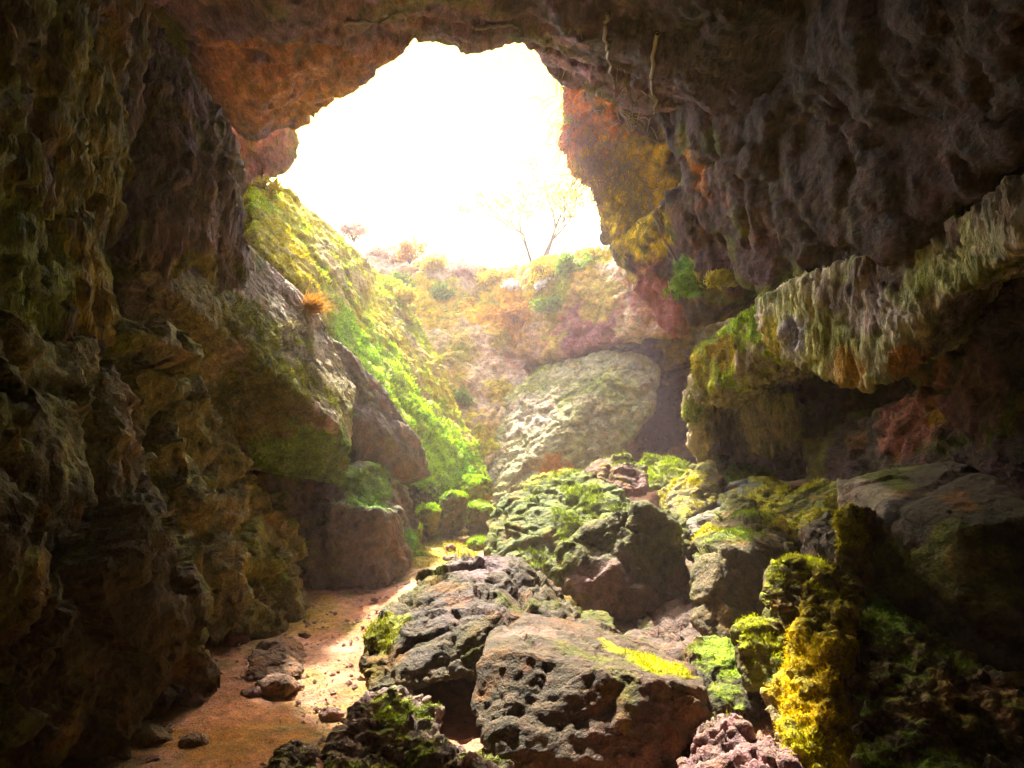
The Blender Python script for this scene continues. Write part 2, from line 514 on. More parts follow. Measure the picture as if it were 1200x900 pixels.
rock('hanging_rock', [
    H([(880, 352, 7.9), (905, 350, 7.9), (1000, 335, 6.5), (1130, 255, 5.1), (1125, 315, 5.2), (1095, 370, 5.6), (1070, 430, 5.9), (1010, 458, 6.4), (960, 440, 6.9), (920, 425, 7.5), (890, 390, 7.9)], (1.5, 0.8, 0.7)),
    H([(1110, 270, 5.2), (1220, 180, 4.0), (1220, 275, 4.1), (1150, 290, 4.9), (1110, 350, 5.5)], (1.5, 0.6, 0.6)),
], 0.028, 'stringy grey green curtain of rock hanging from the right wall', 'rock curtain', mat='drip', size=0.7, amp=0.5, drip=0.75, lump=0.5,
     base=(0.68, 0.60, 0.48), base2=(0.50, 0.48, 0.26), moss=0.15,
     tints=[(900, 400, 7.7, 0.25, YELLOW, 0.6), (940, 400, 7.2, 0.22, (0.38, 0.36, 0.42), 0.8), (1000, 445, 6.5, 0.25, (0.45, 0.24, 0.10), 0.7), (1060, 440, 5.9, 0.25, (0.45, 0.2, 0.1), 0.7), (1020, 350, 6.2, 0.3, (0.42, 0.33, 0.33), 0.7),
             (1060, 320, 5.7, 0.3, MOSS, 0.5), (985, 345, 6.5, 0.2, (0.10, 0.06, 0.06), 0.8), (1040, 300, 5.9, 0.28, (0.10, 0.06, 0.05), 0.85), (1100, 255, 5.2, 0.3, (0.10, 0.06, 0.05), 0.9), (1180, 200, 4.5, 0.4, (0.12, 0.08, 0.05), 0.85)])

rock('rock_bulge', [
    H([(803, 470, 10.0), (806, 445, 9.8), (822, 408, 9.4), (855, 378, 9.0), (900, 355, 8.4), (940, 370, 8.0), (945, 400, 8.0), (900, 412, 8.3), (850, 430, 8.9), (825, 470, 9.4)], (1.2, 1.5, 0.1)),
    H([(812, 440, 11.2), (822, 520, 11.4), (840, 552, 11.4), (880, 560, 11.2), (945, 545, 10.6), (975, 470, 10.2), (940, 400, 10.2), (860, 410, 10.6)], (1.2, 1.2, 0.0)),
    H([(803, 455, 10.0), (806, 500, 10.3), (815, 540, 10.6), (832, 548, 10.7), (826, 500, 10.3), (824, 460, 9.9)], (0.6, 1.0, 0)),
    H([(870, 470, 10.3), (900, 455, 9.9), (930, 465, 9.6), (940, 510, 9.6), (905, 540, 10.0), (880, 520, 10.3)], (0.5, 1.0, 0)),
], 0.03, 'rounded rock bulge with bright green mossy brow below right wall', 'rock', mat='drip', size=0.6, amp=0.9, lump=0.6, drip=0.6,
     base=(0.55, 0.46, 0.32), base2=(0.44, 0.38, 0.20), moss=0.3, mosscol=(0.36, 0.50, 0.01),
     tints=[(850, 390, 9.2, 0.6, (0.55, 0.70, 0.01), 1), (900, 375, 8.4, 0.5, (0.50, 0.64, 0.012), 1), (820, 420, 9.4, 0.35, (0.5, 0.42, 0.01), 0.85), (850, 410, 9, 0.25, (0.55, 0.36, 0.01), 0.8), (808, 480, 10, 0.3, (0.3, 0.38, 0.02), 0.8),  # brow moss pigment brightened in place of sunlight that does not reach it
             (895, 500, 8.9, 0.4, (0.4, 0.33, 0.22), 0.6)])

rock('cave_wall', [
    H([(1120, 300, 6.6), (1230, 260, 5.6), (1230, 480, 5.6), (1150, 480, 6.2), (1075, 455, 7.4), (1060, 380, 7.6)], (1.2, 1.0, 0)),
    H([(930, 430, 10.5), (1100, 380, 8.5), (1100, 560, 8.5), (930, 560, 10.5)], (2, 1.5, 0)),
    H([(1060, 455, 7.2), (1230, 470, 5.5), (1230, 640, 5.4), (1100, 640, 6.6), (950, 600, 8.6), (950, 520, 9.0)], (1.4, 1.2, 0)),
], 0.05, 'dark rough hollow wall behind the stringy rock curtain', 'cave wall', mat='lump', size=0.8, amp=1.1, lump=0.8,
     base=(0.08, 0.05, 0.045), base2=(0.06, 0.045, 0.03), moss=0.1,
     tints=[(1050, 480, 7, 0.5, (0.35, 0.15, 0.11), 0.8), (1105, 490, 6.8, 0.14, (0.5, 0.3, 0.03), 0.9), (1140, 460, 6.3, 0.4, (0.26, 0.14, 0.14), 0.7), (960, 540, 8.8, 0.5, OLIVE, 0.5)])

# ------------------------------------------------------------------ far wall under the rim
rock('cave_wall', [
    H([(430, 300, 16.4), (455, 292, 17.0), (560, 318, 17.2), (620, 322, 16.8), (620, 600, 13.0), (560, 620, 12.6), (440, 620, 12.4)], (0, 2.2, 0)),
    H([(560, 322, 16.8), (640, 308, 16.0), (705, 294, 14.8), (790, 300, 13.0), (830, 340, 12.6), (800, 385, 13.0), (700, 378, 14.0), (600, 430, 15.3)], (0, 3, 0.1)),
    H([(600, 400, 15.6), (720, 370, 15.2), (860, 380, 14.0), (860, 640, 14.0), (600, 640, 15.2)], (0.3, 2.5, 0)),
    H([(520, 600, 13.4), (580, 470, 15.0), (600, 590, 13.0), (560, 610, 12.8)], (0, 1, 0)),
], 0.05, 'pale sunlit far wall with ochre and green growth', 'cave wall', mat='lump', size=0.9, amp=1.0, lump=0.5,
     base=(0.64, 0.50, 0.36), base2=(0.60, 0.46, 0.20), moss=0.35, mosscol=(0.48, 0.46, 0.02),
     tints=[(690, 385, 14.2, 0.9, (0.26, 0.11, 0.12), 0.9), (620, 410, 15, 0.6, (0.33, 0.18, 0.13), 0.6), (770, 350, 13, 0.7, (0.30, 0.13, 0.13), 0.7), (590, 500, 15, 0.5, (0.36, 0.2, 0.2), 0.6), (790, 480, 14.2, 1.0, (0.07, 0.04, 0.05), 0.95), (745, 395, 14.6, 0.6, (0.07, 0.035, 0.05), 0.95),  # near-black patches: shade of the recess and overhang painted into the pigment
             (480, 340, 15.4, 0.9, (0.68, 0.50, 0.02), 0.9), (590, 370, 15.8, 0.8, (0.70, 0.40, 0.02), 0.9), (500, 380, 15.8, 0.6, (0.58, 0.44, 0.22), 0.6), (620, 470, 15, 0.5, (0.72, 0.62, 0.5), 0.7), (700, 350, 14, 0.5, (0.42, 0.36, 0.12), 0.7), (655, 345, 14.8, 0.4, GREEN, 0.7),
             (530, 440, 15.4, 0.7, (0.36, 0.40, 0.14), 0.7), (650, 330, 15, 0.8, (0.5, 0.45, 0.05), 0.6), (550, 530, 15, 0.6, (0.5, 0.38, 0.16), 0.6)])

rock('rock_dome', [
    H([(590, 470, 14.4), (640, 430, 14.5), (700, 412, 14.2), (755, 412, 13.9), (775, 430, 13.8), (765, 480, 13.2), (735, 520, 12.9), (700, 560, 12.5), (620, 595, 12.4), (560, 605, 12.7), (680, 480, 12.9)], (0.1, 2.0, 0), 0.9),
], 0.035, 'smooth rounded pale rock dome at the foot of far wall', 'rock', mat='lump', size=0.9, amp=0.6, lump=1.1, facet=0.6, smooth=5, fine=1.3,
     base=(0.40, 0.37, 0.24), base2=(0.38, 0.38, 0.2), moss=0.05,
     tints=[(620, 480, 13.6, 0.6, (0.5, 0.42, 0.34), 0.7), (650, 555, 12.8, 0.35, (0.42, 0.2, 0.07), 0.9), (780, 450, 13.1, 0.4, (0.26, 0.17, 0.15), 0.6)])

# ------------------------------------------------------------------ left side
LW = (-2.2, 0.3, 0.0)
rock('cave_wall', [
    H([(-200, -200, 2.6), (60, -160, 4.3), (195, -60, 6.0), (190, 0, 6.0), (172, 60, 5.9), (160, 150, 5.8), (140, 250, 5.6), (125, 330, 5.3),
       (60, 200, 4.4), (0, 100, 3.8), (-120, 300, 3.0)], (-2.0, 0.5, 0.5)),
    H([(-250, 250, 2.5), (-40, 200, 3.5), (70, 240, 4.6), (125, 300, 5.3), (122, 395, 5.1), (60, 400, 4.4), (-40, 420, 3.4), (-250, 500, 2.5)], (-2.0, 0.5, 0)),
], 0.035, 'upper left cave wall with long stringy drips in olive shade', 'cave wall', mat='drip', size=0.9, amp=0.9, lump=0.7, drip=0.8,
     base=(0.12, 0.095, 0.04), base2=(0.14, 0.10, 0.06), moss=0.1,
     tints=[(100, 370, 5, 0.5, (0.35, 0.26, 0.05), 0.7), (20, 330, 4, 0.5, MOSS, 0.5), (100, 150, 4.8, 0.7, (0.2, 0.17, 0.04), 0.7)])

rock('hanging_rock', [
    H([(178, 30, 6.2), (225, 80, 6.6), (265, 140, 6.9), (288, 200, 7.1), (293, 260, 7.2), (290, 320, 7.2), (262, 372, 6.9), (205, 325, 6.1), (150, 300, 5.6), (160, 150, 5.9), (215, 200, 6.0), (230, 290, 6.2)], (-1.6, 1.2, 0.4)),
], 0.028, 'tall lilac grey rock curtain streaked with white drips on left', 'rock curtain', mat='drip', size=0.9, amp=0.5, lump=0.4, drip=1.2,
     base=(0.26, 0.20, 0.20), base2=(0.18, 0.14, 0.155), moss=0.0,
     tints=[(270, 200, 7, 0.5, (0.42, 0.36, 0.32), 0.6), (225, 340, 6.3, 0.4, (0.3, 0.27, 0.08), 0.7), (190, 130, 6, 0.4, (0.3, 0.2, 0.1), 0.5)])

rock('leaning_slab', [
    H([(145, 302, 5.7), (205, 325, 6.2), (270, 380, 6.7), (330, 440, 7.2), (395, 500, 7.8), (412, 530, 8.1),
       (292, 290, 7.6), (345, 335, 8.2), (385, 385, 8.7), (420, 450, 9.0)], (-1.6, 1.6, -0.5)),
    H([(145, 310, 5.9), (205, 335, 6.4), (330, 450, 7.4), (412, 535, 8.2), (405, 575, 8.6), (310, 545, 7.9), (220, 470, 7.0), (140, 400, 6.2)], (-2.0, 1.5, 0)),
], 0.03, 'huge leaning slab with lit pitted top and dark overhanging underside', 'rock slab', mat='lump', size=1.3, amp=0.35, lump=0.8, facet=0.35,
     base=(0.32, 0.26, 0.22), base2=(0.26, 0.23, 0.12), moss=0.1,
     tints=[(300, 450, 7.5, 0.9, (0.16, 0.17, 0.03), 0.8), (350, 540, 8, 0.6, (0.2, 0.34, 0.01), 0.8), (330, 400, 8, 0.7, (0.40, 0.34, 0.28), 0.6)])

rock('wedge_rock', [
    H([(352, 372, 8.9), (395, 398, 9.2), (450, 455, 9.8), (497, 525, 10.2), (507, 558, 10.2), (470, 562, 9.8), (420, 550, 9.3), (405, 480, 8.9)], (-0.8, 1.3, -0.2)),
], 0.03, 'dark wedge of rock tucked beneath the bright green slope', 'rock', mat='smooth', size=0.9, amp=0.4, lump=0.3,
     base=(0.15, 0.13, 0.10), base2=(0.16, 0.14, 0.09), moss=0.12, mosscol=GREEN)

rock('mossy_slope', [
    H([(292, 214, 10.3), (338, 226, 11.2), (385, 268, 12.2), (440, 315, 13.2), (440, 420, 12.2), (400, 400, 10.6), (340, 330, 9.4), (300, 290, 9.0)], (-2.5, 1.5, -0.8)),
    H([(385, 300, 12.2), (440, 318, 13.6), (455, 345, 13.6), (500, 420, 13.6), (545, 490, 13.4), (577, 565, 12.8), (560, 592, 12.2), (505, 560, 11.2), (450, 470, 10.8), (400, 400, 10.6)], (-2.5, 1.0, -1.0)),
    H([(436, 315, 14.0), (470, 335, 14.4), (500, 400, 14.4), (520, 450, 14.2), (540, 480, 13.6), (470, 440, 12.8), (430, 350, 13.0)], (-1.5, 0.8, -0.8)),
], 0.04, 'bright moss covered slope falling from the left rim to path', 'mossy slope', mat='lump', size=0.9, amp=0.6, lump=0.8,
     base=(0.52, 0.46, 0.12), base2=(0.46, 0.38, 0.2), moss=0.55, mosscol=(0.48, 0.58, 0.01),
     tints=[(460, 460, 11.4, 1.0, (0.44, 0.64, 0.006), 0.95), (520, 540, 12, 1.1, (0.46, 0.64, 0.006), 0.95), (400, 400, 11, 0.7, (0.44, 0.62, 0.01), 0.9), (430, 430, 11.2, 0.8, (0.44, 0.64, 0.006), 0.95), (560, 570, 12.4, 0.7, (0.3, 0.5, 0.01), 0.9),
             (335, 300, 10, 1.0, (0.42, 0.36, 0.03), 0.6), (455, 390, 13.4, 0.6, (0.36, 0.32, 0.2), 0.75), (495, 400, 14, 0.5, (0.40, 0.46, 0.02), 0.8), (470, 430, 13.4, 0.4, (0.34, 0.3, 0.16), 0.7)])

rock('rock_buttress', [
    H([(300, 545, 8.2), (400, 555, 8.6), (440, 548, 9.0), (480, 575, 9.5), (490, 615, 9.5), (478, 665, 8.8), (440, 688, 8.3), (390, 692, 8.1), (345, 690, 8.0), (330, 640, 7.9)], (-1.2, 1.4, -0.2)),
    H([(385, 592, 8.1), (440, 600, 8.2), (470, 600, 8.7), (470, 670, 8.5), (440, 690, 8.15), (388, 692, 8.0)], (-0.3, 1.0, -0.1)),
], 0.028, 'brown buttress with mossy shoulder at the bend of the path', 'rock', mat='boulder', size=0.7, amp=0.7, lump=0.3, drip=0.25,
     base=(0.13, 0.12, 0.08), base2=(0.11, 0.10, 0.065), moss=0.5, mosscol=(0.16, 0.30, 0.012),
     tints=[(430, 575, 8.8, 0.4, (0.2, 0.34, 0.01), 0.7), (480, 640, 9.2, 0.25, GREEN, 0.8)])

rock('cave_wall', [
    H([(125, 398, 5.3), (150, 402, 5.5), (222, 470, 6.3), (268, 512, 6.9), (300, 560, 7.3), (335, 625, 7.6), (342, 665, 7.5), (330, 700, 7.1), (300, 748, 6.4), (262, 760, 6.1),
       (235, 700, 6.0), (175, 590, 5.7), (135, 480, 5.3), (240, 600, 6.1)], (-1.8, 0.6, -0.2)),
    H([(325, 620, 7.6), (345, 650, 7.7), (350, 695, 7.5), (325, 745, 6.8), (290, 755, 6.4), (280, 690, 6.5)], (-0.8, 0.4, 0)),
], 0.026, 'knobbly olive lower wall stepping down beside the dirt path', 'cave wall', mat='lump', size=1.2, amp=1.0, lump=0.4, facet=1.1, fine=0.8,
     strata=((0.5, 0.35, 0.8), 0.5, 0.07), base=(0.25, 0.225, 0.13), base2=(0.18, 0.17, 0.08), moss=0.25, mosscol=(0.24, 0.26, 0.03), tints=[(300, 650, 6.8, 0.4, (0.22, 0.26, 0.06), 0.5)])

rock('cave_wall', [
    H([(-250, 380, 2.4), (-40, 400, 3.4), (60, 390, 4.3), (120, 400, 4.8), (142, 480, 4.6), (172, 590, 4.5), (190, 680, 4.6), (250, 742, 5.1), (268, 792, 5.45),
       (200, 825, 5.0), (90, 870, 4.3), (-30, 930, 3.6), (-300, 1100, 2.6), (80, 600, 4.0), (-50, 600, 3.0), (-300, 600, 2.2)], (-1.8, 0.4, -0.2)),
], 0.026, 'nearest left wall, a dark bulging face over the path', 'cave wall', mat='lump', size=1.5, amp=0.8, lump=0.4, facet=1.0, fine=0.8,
     strata=((0.5, 0.2, 0.8), 0.7, 0.09), base=(0.085, 0.07, 0.04), base2=(0.08, 0.06, 0.035), moss=0.12, mosscol=(0.18, 0.19, 0.03), tints=[(60, 450, 4.2, 0.6, (0.22, 0.2, 0.09), 0.6), (140, 480, 5, 0.5, (0.30, 0.24, 0.16), 0.5)])

# ------------------------------------------------------------------ boulders
def B(pts, back=(0, 0.6, 0), shrink=0.75):
    return H(pts, back, shrink)


G1 = 'boulders heaped on the right'
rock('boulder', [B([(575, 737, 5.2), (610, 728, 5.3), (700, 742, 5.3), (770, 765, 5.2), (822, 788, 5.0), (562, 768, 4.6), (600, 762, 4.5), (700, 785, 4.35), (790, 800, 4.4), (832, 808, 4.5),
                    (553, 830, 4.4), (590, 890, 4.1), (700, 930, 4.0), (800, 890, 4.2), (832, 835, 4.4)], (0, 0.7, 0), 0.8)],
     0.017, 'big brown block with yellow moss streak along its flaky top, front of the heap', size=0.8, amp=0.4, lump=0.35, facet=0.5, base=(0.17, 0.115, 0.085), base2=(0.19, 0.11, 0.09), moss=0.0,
     strata=((0.1, 0.25, 1), 0.10, 0.007), group=G1, tints=[(770, 782, 4.8, 0.2, (0.5, 0.5, 0.01), 1), (720, 770, 4.9, 0.12, (0.46, 0.45, 0.02), 0.9), (620, 745, 5, 0.2, (0.26, 0.19, 0.17), 0.5)])
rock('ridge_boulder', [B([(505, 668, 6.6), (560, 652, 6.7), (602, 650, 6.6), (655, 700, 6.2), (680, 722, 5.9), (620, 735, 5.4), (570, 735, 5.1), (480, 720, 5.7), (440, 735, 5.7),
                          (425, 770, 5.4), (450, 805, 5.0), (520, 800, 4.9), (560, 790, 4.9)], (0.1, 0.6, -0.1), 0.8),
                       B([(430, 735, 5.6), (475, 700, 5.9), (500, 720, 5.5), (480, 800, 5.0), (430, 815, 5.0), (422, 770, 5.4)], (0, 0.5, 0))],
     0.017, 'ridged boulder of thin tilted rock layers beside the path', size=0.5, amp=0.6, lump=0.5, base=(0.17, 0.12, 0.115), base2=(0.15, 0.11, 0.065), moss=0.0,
     strata=((-0.35, -0.35, 1), 0.12, 0.045), group=G1, tints=[(450, 740, 5.5, 0.2, (0.28, 0.3, 0.03), 0.6), (560, 660, 6.4, 0.3, (0.24, 0.18, 0.19), 0.5)])
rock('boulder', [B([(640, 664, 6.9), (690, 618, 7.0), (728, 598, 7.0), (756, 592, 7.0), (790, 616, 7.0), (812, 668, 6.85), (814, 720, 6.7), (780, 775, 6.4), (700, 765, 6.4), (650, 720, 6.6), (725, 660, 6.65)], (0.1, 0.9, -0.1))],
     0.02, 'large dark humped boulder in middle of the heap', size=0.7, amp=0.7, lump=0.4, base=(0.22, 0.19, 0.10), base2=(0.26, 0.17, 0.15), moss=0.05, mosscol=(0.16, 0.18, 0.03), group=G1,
     tints=[(690, 700, 6.4, 0.4, (0.28, 0.18, 0.16), 0.6)])
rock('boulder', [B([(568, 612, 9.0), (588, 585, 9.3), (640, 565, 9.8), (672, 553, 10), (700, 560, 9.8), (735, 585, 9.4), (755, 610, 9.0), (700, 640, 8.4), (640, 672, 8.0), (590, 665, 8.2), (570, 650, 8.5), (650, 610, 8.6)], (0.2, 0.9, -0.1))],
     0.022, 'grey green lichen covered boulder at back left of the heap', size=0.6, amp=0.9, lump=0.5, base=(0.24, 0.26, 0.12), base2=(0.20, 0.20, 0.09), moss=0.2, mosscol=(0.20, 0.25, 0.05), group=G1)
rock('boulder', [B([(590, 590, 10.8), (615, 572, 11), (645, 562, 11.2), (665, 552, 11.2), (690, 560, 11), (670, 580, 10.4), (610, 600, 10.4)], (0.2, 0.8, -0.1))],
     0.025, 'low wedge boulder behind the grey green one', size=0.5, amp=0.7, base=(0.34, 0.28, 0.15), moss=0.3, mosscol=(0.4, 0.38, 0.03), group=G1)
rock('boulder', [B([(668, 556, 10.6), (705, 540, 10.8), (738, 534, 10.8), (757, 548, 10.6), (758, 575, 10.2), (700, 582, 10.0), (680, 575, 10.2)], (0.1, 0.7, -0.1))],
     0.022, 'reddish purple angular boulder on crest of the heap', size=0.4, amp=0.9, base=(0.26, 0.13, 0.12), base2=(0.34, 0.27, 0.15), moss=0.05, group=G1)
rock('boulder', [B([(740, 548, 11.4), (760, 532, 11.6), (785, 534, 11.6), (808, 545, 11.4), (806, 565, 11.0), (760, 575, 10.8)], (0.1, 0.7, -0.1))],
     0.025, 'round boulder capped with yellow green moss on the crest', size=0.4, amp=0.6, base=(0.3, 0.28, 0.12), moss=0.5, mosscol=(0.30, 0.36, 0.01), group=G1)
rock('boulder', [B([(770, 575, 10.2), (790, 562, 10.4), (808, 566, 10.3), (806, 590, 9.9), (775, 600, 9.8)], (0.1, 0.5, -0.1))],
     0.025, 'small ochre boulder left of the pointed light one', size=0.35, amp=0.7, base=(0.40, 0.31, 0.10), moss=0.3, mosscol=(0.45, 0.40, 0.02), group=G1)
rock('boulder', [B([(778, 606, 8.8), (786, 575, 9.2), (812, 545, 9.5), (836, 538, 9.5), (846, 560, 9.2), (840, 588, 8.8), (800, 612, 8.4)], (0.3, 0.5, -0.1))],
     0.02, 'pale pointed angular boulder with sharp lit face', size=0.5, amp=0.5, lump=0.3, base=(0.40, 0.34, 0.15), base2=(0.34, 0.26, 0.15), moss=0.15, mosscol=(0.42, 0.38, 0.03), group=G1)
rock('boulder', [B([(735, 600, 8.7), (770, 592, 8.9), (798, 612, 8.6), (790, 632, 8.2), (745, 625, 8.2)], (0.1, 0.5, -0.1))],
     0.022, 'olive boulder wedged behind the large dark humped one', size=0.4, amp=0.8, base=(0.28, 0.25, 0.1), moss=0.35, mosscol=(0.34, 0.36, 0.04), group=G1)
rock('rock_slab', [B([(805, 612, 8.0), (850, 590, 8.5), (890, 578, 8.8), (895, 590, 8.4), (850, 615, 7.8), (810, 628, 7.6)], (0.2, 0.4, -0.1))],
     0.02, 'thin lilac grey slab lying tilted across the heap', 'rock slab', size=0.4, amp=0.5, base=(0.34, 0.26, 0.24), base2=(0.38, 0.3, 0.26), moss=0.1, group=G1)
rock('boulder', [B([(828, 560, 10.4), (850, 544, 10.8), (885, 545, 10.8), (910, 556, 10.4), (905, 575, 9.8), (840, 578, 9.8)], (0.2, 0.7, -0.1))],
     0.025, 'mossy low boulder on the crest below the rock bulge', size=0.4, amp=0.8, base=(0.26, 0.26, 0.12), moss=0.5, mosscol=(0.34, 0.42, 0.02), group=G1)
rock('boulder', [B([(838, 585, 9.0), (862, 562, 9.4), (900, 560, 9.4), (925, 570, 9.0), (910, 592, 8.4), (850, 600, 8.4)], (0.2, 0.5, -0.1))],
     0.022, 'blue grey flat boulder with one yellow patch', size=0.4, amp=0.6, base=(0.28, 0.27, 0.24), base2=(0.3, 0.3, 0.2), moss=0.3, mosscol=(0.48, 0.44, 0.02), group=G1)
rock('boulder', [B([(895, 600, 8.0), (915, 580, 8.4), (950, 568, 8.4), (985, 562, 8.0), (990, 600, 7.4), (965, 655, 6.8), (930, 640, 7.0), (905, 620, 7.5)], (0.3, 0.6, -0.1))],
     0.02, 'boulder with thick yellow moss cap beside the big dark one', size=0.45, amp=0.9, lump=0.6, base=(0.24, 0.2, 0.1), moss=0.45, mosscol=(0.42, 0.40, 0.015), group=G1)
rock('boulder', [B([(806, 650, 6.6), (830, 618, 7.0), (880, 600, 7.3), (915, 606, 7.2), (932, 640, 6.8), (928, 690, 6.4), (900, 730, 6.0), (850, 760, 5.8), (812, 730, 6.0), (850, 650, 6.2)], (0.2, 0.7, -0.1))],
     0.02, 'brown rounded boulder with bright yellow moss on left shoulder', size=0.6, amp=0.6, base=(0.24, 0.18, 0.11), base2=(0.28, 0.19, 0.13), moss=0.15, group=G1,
     tints=[(828, 628, 6.9, 0.22, (0.55, 0.5, 0.01), 1), (905, 612, 7.1, 0.15, (0.5, 0.4, 0.02), 0.8)])
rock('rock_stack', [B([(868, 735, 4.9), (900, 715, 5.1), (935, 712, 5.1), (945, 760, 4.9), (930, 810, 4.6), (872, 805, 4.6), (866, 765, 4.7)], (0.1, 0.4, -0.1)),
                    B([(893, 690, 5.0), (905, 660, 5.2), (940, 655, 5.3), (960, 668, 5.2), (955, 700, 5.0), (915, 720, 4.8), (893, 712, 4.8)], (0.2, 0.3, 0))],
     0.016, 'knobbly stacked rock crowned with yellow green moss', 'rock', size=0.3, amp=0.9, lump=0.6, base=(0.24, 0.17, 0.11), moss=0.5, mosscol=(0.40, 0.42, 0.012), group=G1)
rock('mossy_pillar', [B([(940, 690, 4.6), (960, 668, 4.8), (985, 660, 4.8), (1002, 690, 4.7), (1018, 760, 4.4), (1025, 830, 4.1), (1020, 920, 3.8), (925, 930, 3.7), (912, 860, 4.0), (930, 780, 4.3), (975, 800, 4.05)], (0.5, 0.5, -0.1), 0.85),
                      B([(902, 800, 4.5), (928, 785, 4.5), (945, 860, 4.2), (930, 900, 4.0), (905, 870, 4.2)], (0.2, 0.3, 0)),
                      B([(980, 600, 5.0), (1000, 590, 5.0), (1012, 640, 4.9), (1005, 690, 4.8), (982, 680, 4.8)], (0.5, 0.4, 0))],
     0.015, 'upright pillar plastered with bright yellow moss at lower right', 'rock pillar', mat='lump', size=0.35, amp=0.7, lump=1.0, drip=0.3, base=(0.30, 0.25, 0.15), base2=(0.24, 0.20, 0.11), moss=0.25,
     mosscol=(0.48, 0.48, 0.01), tints=[(955, 760, 4.3, 0.33, (0.66, 0.52, 0.01), 0.95), (958, 840, 4.0, 0.3, (0.68, 0.52, 0.01), 0.95), (945, 910, 3.8, 0.28, (0.58, 0.52, 0.01), 0.9), (990, 620, 4.9, 0.2, (0.45, 0.42, 0.01), 0.9), (1010, 840, 4.1, 0.15, (0.4, 0.32, 0.2), 0.6)])
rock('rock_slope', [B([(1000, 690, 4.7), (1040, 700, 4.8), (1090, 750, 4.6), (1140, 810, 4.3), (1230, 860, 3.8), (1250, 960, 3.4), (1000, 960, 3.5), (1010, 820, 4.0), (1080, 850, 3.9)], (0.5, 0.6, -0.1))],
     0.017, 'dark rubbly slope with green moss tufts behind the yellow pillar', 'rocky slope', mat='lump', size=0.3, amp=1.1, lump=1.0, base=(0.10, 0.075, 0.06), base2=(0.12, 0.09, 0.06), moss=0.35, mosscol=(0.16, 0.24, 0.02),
     tints=[(1035, 730, 4.6, 0.15, GREEN, 0.9), (1110, 800, 4.3, 0.18, (0.2, 0.28, 0.02), 0.8)])
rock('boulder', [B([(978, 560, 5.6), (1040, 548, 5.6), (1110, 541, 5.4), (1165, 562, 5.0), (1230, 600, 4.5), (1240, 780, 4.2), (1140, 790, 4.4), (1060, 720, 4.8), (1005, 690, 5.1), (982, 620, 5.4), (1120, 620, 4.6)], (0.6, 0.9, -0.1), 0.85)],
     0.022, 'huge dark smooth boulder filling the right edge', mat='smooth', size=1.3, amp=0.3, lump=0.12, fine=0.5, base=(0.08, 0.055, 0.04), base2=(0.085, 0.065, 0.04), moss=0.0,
     tints=[(1000, 575, 5.4, 0.25, (0.3, 0.26, 0.22), 0.7)], group=G1)
rock('boulder', [B([(800, 760, 5.2), (835, 745, 5.4), (870, 765, 5.2), (890, 810, 4.9), (880, 860, 4.5), (830, 860, 4.5), (810, 810, 4.8)], (0.1, 0.5, -0.1))],
     0.018, 'dark boulder low in the gap below the mossy stack', size=0.35, amp=0.8, base=(0.15, 0.11, 0.09), moss=0.25, mosscol=(0.25, 0.34, 0.02), group=G1)
rock('rubble_mound', [B([(820, 858, 4.2), (850, 842, 4.3), (885, 862, 4.1), (920, 880, 3.9), (945, 910, 3.7), (930, 960, 3.5), (810, 950, 3.6), (800, 900, 3.9)], (0.1, 0.4, -0.1))],
     0.014, 'pinkish crumbly rubble mound between block and yellow pillar', 'rubble', mat='lump', size=0.2, amp=1.2, lump=1.0, base=(0.34, 0.22, 0.19), base2=(0.24, 0.16, 0.15), moss=0.05)
rock('rubble_mound', [B([(408, 835, 4.6), (430, 812, 4.8), (480, 812, 4.8), (512, 835, 4.6), (505, 880, 4.2), (480, 930, 3.9), (380, 940, 3.8), (385, 880, 4.2)], (0, 0.5, -0.1)),
                      B([(310, 905, 4.0), (335, 872, 4.2), (355, 885, 4.15), (370, 930, 3.8), (310, 940, 3.8)], (0, 0.3, -0.1)),
                      B([(440, 880, 4.2), (520, 860, 4.3), (600, 900, 4.0), (600, 960, 3.8), (440, 960, 3.7)], (0, 0.4, -0.2))],
     0.014, 'crumbly dark purple grey rubble at the path edge in front', 'rubble', mat='lump', size=0.25, amp=1.2, lump=1.0, base=(0.26, 0.20, 0.19), base2=(0.2, 0.15, 0.12), moss=0.1)
rock('boulder', [B([(684, 728, 5.8), (700, 720, 5.9), (718, 724, 5.8), (722, 740, 5.6), (700, 748, 5.5), (682, 742, 5.6)], (0, 0.3, 0))],
     0.014, 'small round lilac stone in gap behind the front block', size=0.2, amp=0.6, base=(0.3, 0.22, 0.22), moss=0.0, group=G1)
